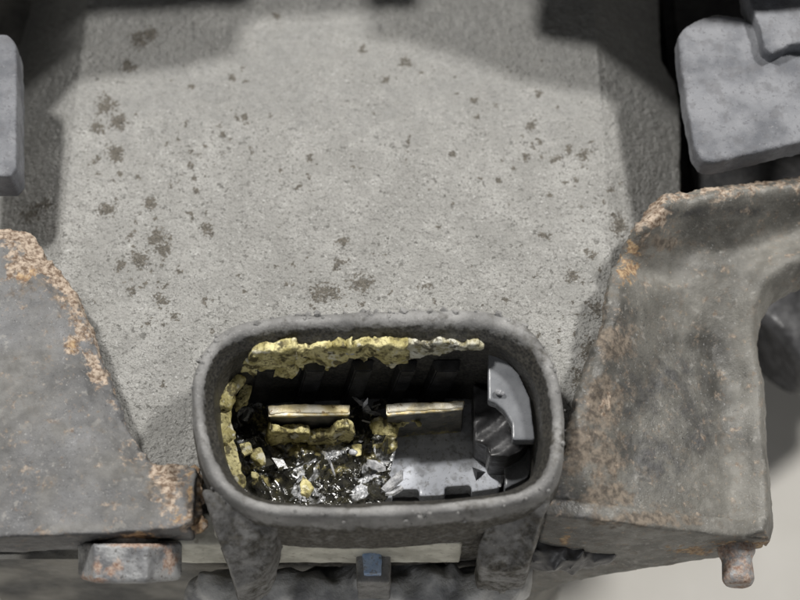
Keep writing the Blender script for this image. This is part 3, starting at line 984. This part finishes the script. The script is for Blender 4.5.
# dark lump added in place of the shaded recess under the flange
g = Geo()
for k in range(16):
    t = k / 15
    g.blob(PY(534 + 76 * t, 553 + 4 * t, near[1].y - 0.02), 0.26 - 0.14 * t ** 2, 900 + k, (1.2, 0.55, 1.5))
sculpt('dark_lump', g, 0.03, MAT['charcoal'], rbr, 14, lambda co, no: 0.02 * fbm(co, 3, 3, 124))
# stud on the near edge
sc = P(735, 560, -2.2)
rings = []
for yy, r in ((0.45, 0.26), (0.10, 0.25), (0.0, 0.20), (-0.2, 0.21), (-0.28, 0.21), (-0.34, 0.16)):
    rings.append([(sc.x + 0.02 + r * math.cos(2 * math.pi * i / 20), sc.y + yy, sc.z + r * math.sin(2 * math.pi * i / 20)) for i in range(20)])
stud = sculpt('stud', Geo().loft(rings), 0.026, MAT['bolt'], rbr, 1, lambda co, no: 0.02 * fbm(co, 5, 3, 131), lambda co, no: {'rust': 0.62 + 0.2 * fbm(co, 4, 3, 132)})
stud['label'] = 'rusty stud under the bracket corner'

# ------------------------------------------------------------------ upper blocks
def block(name, px, z, th, label, cat, mat, seed, voxel=0.03, smooth=5, bow=0.0):
    g = Geo().prism(poly(px, z), z - th, z)
    o = sculpt(name, g, voxel, mat, None, smooth, lambda co, no: 0.012 * fbm(co, 9, 3, seed) + 0.035 * fbm(co, 1.4, 3, seed + 1))
    return tag(o, label, cat)


rbk = thing('rubber_block', 'blue grey block with notched corner above the right bracket', 'block', tuple(P(740, 100, -0.8)))
g = Geo().prism(poly([(678, 36), (684, 26), (700, 19), (716, 15), (740, 17), (757, 24), (762, 16), (900, 10), (900, 118), (800, 142), (712, 162), (702, 160), (694, 148), (686, 100)], -0.4), -0.8, -0.4)
sculpt('lower_step', g, 0.03, MAT['block'], rbk, 4, lambda co, no: 0.014 * fbm(co, 9, 3, 141) + 0.04 * fbm(co, 1.6, 4, 142))
g = Geo().prism(poly([(752, 8), (746, -8), (738, -60), (900, -60), (900, 36), (790, 44), (772, 54), (764, 48), (760, 28)], -0.18), -0.7, -0.18)
sculpt('upper_step', g, 0.03, MAT['block'], rbk, 3, lambda co, no: 0.014 * fbm(co, 9, 3, 143) + 0.03 * fbm(co, 1.6, 4, 144))
block('rubber_block', [(-60, 30), (6, 34), (13, 38), (16, 44), (16, 120), (16, 168), (10, 176), (-60, 178)], -0.35, 0.6,
      'narrow blue grey block cut off by the left picture edge', 'block', MAT['block'], 147)
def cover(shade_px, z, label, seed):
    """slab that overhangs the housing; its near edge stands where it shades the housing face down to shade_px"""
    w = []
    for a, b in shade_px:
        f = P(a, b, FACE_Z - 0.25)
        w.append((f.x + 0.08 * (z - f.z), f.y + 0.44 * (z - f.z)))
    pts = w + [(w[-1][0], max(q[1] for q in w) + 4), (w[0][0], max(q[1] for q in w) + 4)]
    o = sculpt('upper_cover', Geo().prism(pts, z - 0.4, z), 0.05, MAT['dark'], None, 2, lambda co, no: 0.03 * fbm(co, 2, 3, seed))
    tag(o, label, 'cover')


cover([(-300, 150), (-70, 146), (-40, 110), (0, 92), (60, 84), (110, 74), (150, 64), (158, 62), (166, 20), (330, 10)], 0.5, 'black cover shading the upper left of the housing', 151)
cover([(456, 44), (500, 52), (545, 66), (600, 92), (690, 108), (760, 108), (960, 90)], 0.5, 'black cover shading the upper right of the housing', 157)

# black backing added behind the right block to keep the gap dark
g = Geo().prism(poly([(655, -80), (960, -80), (960, 235), (690, 245)], -3.2), FLOOR_Z + .01, -3.2)
tag(plain('dark_backing', g, MAT['dark'], None, 0.15), 'black casing added to darken the gap above the right bracket', 'backing')

# blurred dark tube seen through the hook of the right bracket
a, b = P(772, 350, -5.0), P(840, 300, -5.0)
ax = (b - a).normalized()
sd = Vector((-ax.y, ax.x, 0))
rings = []
for t, r in ((-0.1, 0.7), (0.0, 0.85), (0.5, 0.9), (2.5, 0.9)):
    c = a + ax * t
    rings.append([tuple(c + sd * (r * math.cos(q)) + Vector((0, 0, r * math.sin(q)))) for q in np.linspace(0, 6.2832, 25)[:-1]])
tube = sculpt('rubber_hose', Geo().loft(rings), 0.05, MAT['charcoal'], None, 2, lambda co, no: 0.02 * fbm(co, 3, 3, 161))
tag(tube, 'blurred dark hose end seen through the right bracket hook', 'hose')

# ------------------------------------------------------------------ things below the socket
wy = float(OUT[:, 1].min()) + 0.03


def z_at(y, py):
    """height of the point of the plane y = const that stands at photo row py"""
    lo, hi = -9.0, 2.0
    for _ in range(40):
        m = (lo + hi) / 2
        if to_px(np.array([[0.0, y, m]]))[1][0] > py:
            lo = m
        else:
            hi = m
    return m


xa, xb = P(150, 552, -1.3).x, P(462, 552, -1.3).x
g = Geo().prism([(xa, wy), (xb, wy), (xb, wy + 0.4), (xa, wy + 0.4)], z_at(wy, 563), z_at(wy, 544))
strip = sculpt('sealing_strip', g, 0.03, MAT['beige'], None, 2, lambda co, no: 0.02 * fbm(co, 5, 3, 171))
tag(strip, 'beige sealing strip running below the socket', 'strip')
g = Geo()
for k in range(40):
    t = k / 39
    g.blob(P(205 + 300 * t, 592 + 8 * math.sin(k * 1.7), -2.9 - 0.2 * math.sin(k * 2.3)), 0.34 + 0.08 * math.sin(k * 3.1), 300 + k, (1.2, 0.8, 0.9))
low = sculpt('lower_casting', g, 0.04, MAT['pale_casting'], None, 16, lambda co, no: 0.04 * fbm(co, 2.0, 2, 181))
tag(low, 'lumpy grey casting along the bottom below the beige strip', 'casting')
g = Geo().prism(poly([(355, 526), (391, 526), (390, 582), (357, 582)], -1.66), -2.7, -1.66)
clip = thing('retaining_clip', 'small blue marked clip hanging below the socket middle', 'clip', tuple(P(372, 570, -2.7)))
sculpt('tab', g, 0.03, MAT['shroud'], clip, 2, lambda co, no: 0.02 * fbm(co, 5, 3, 191), lambda co, no: {'inner': co[:, 0] * 0, 'grime': co[:, 0] * 0 + .2})
g = Geo().prism(poly([(362, 526), (381, 526), (381, 574), (363, 574)], -1.56), -2.3, -1.56)
sculpt('insert', g, 0.024, MAT['blue'], clip, 2, lambda co, no: 0.03 * fbm(co, 6, 3, 193))
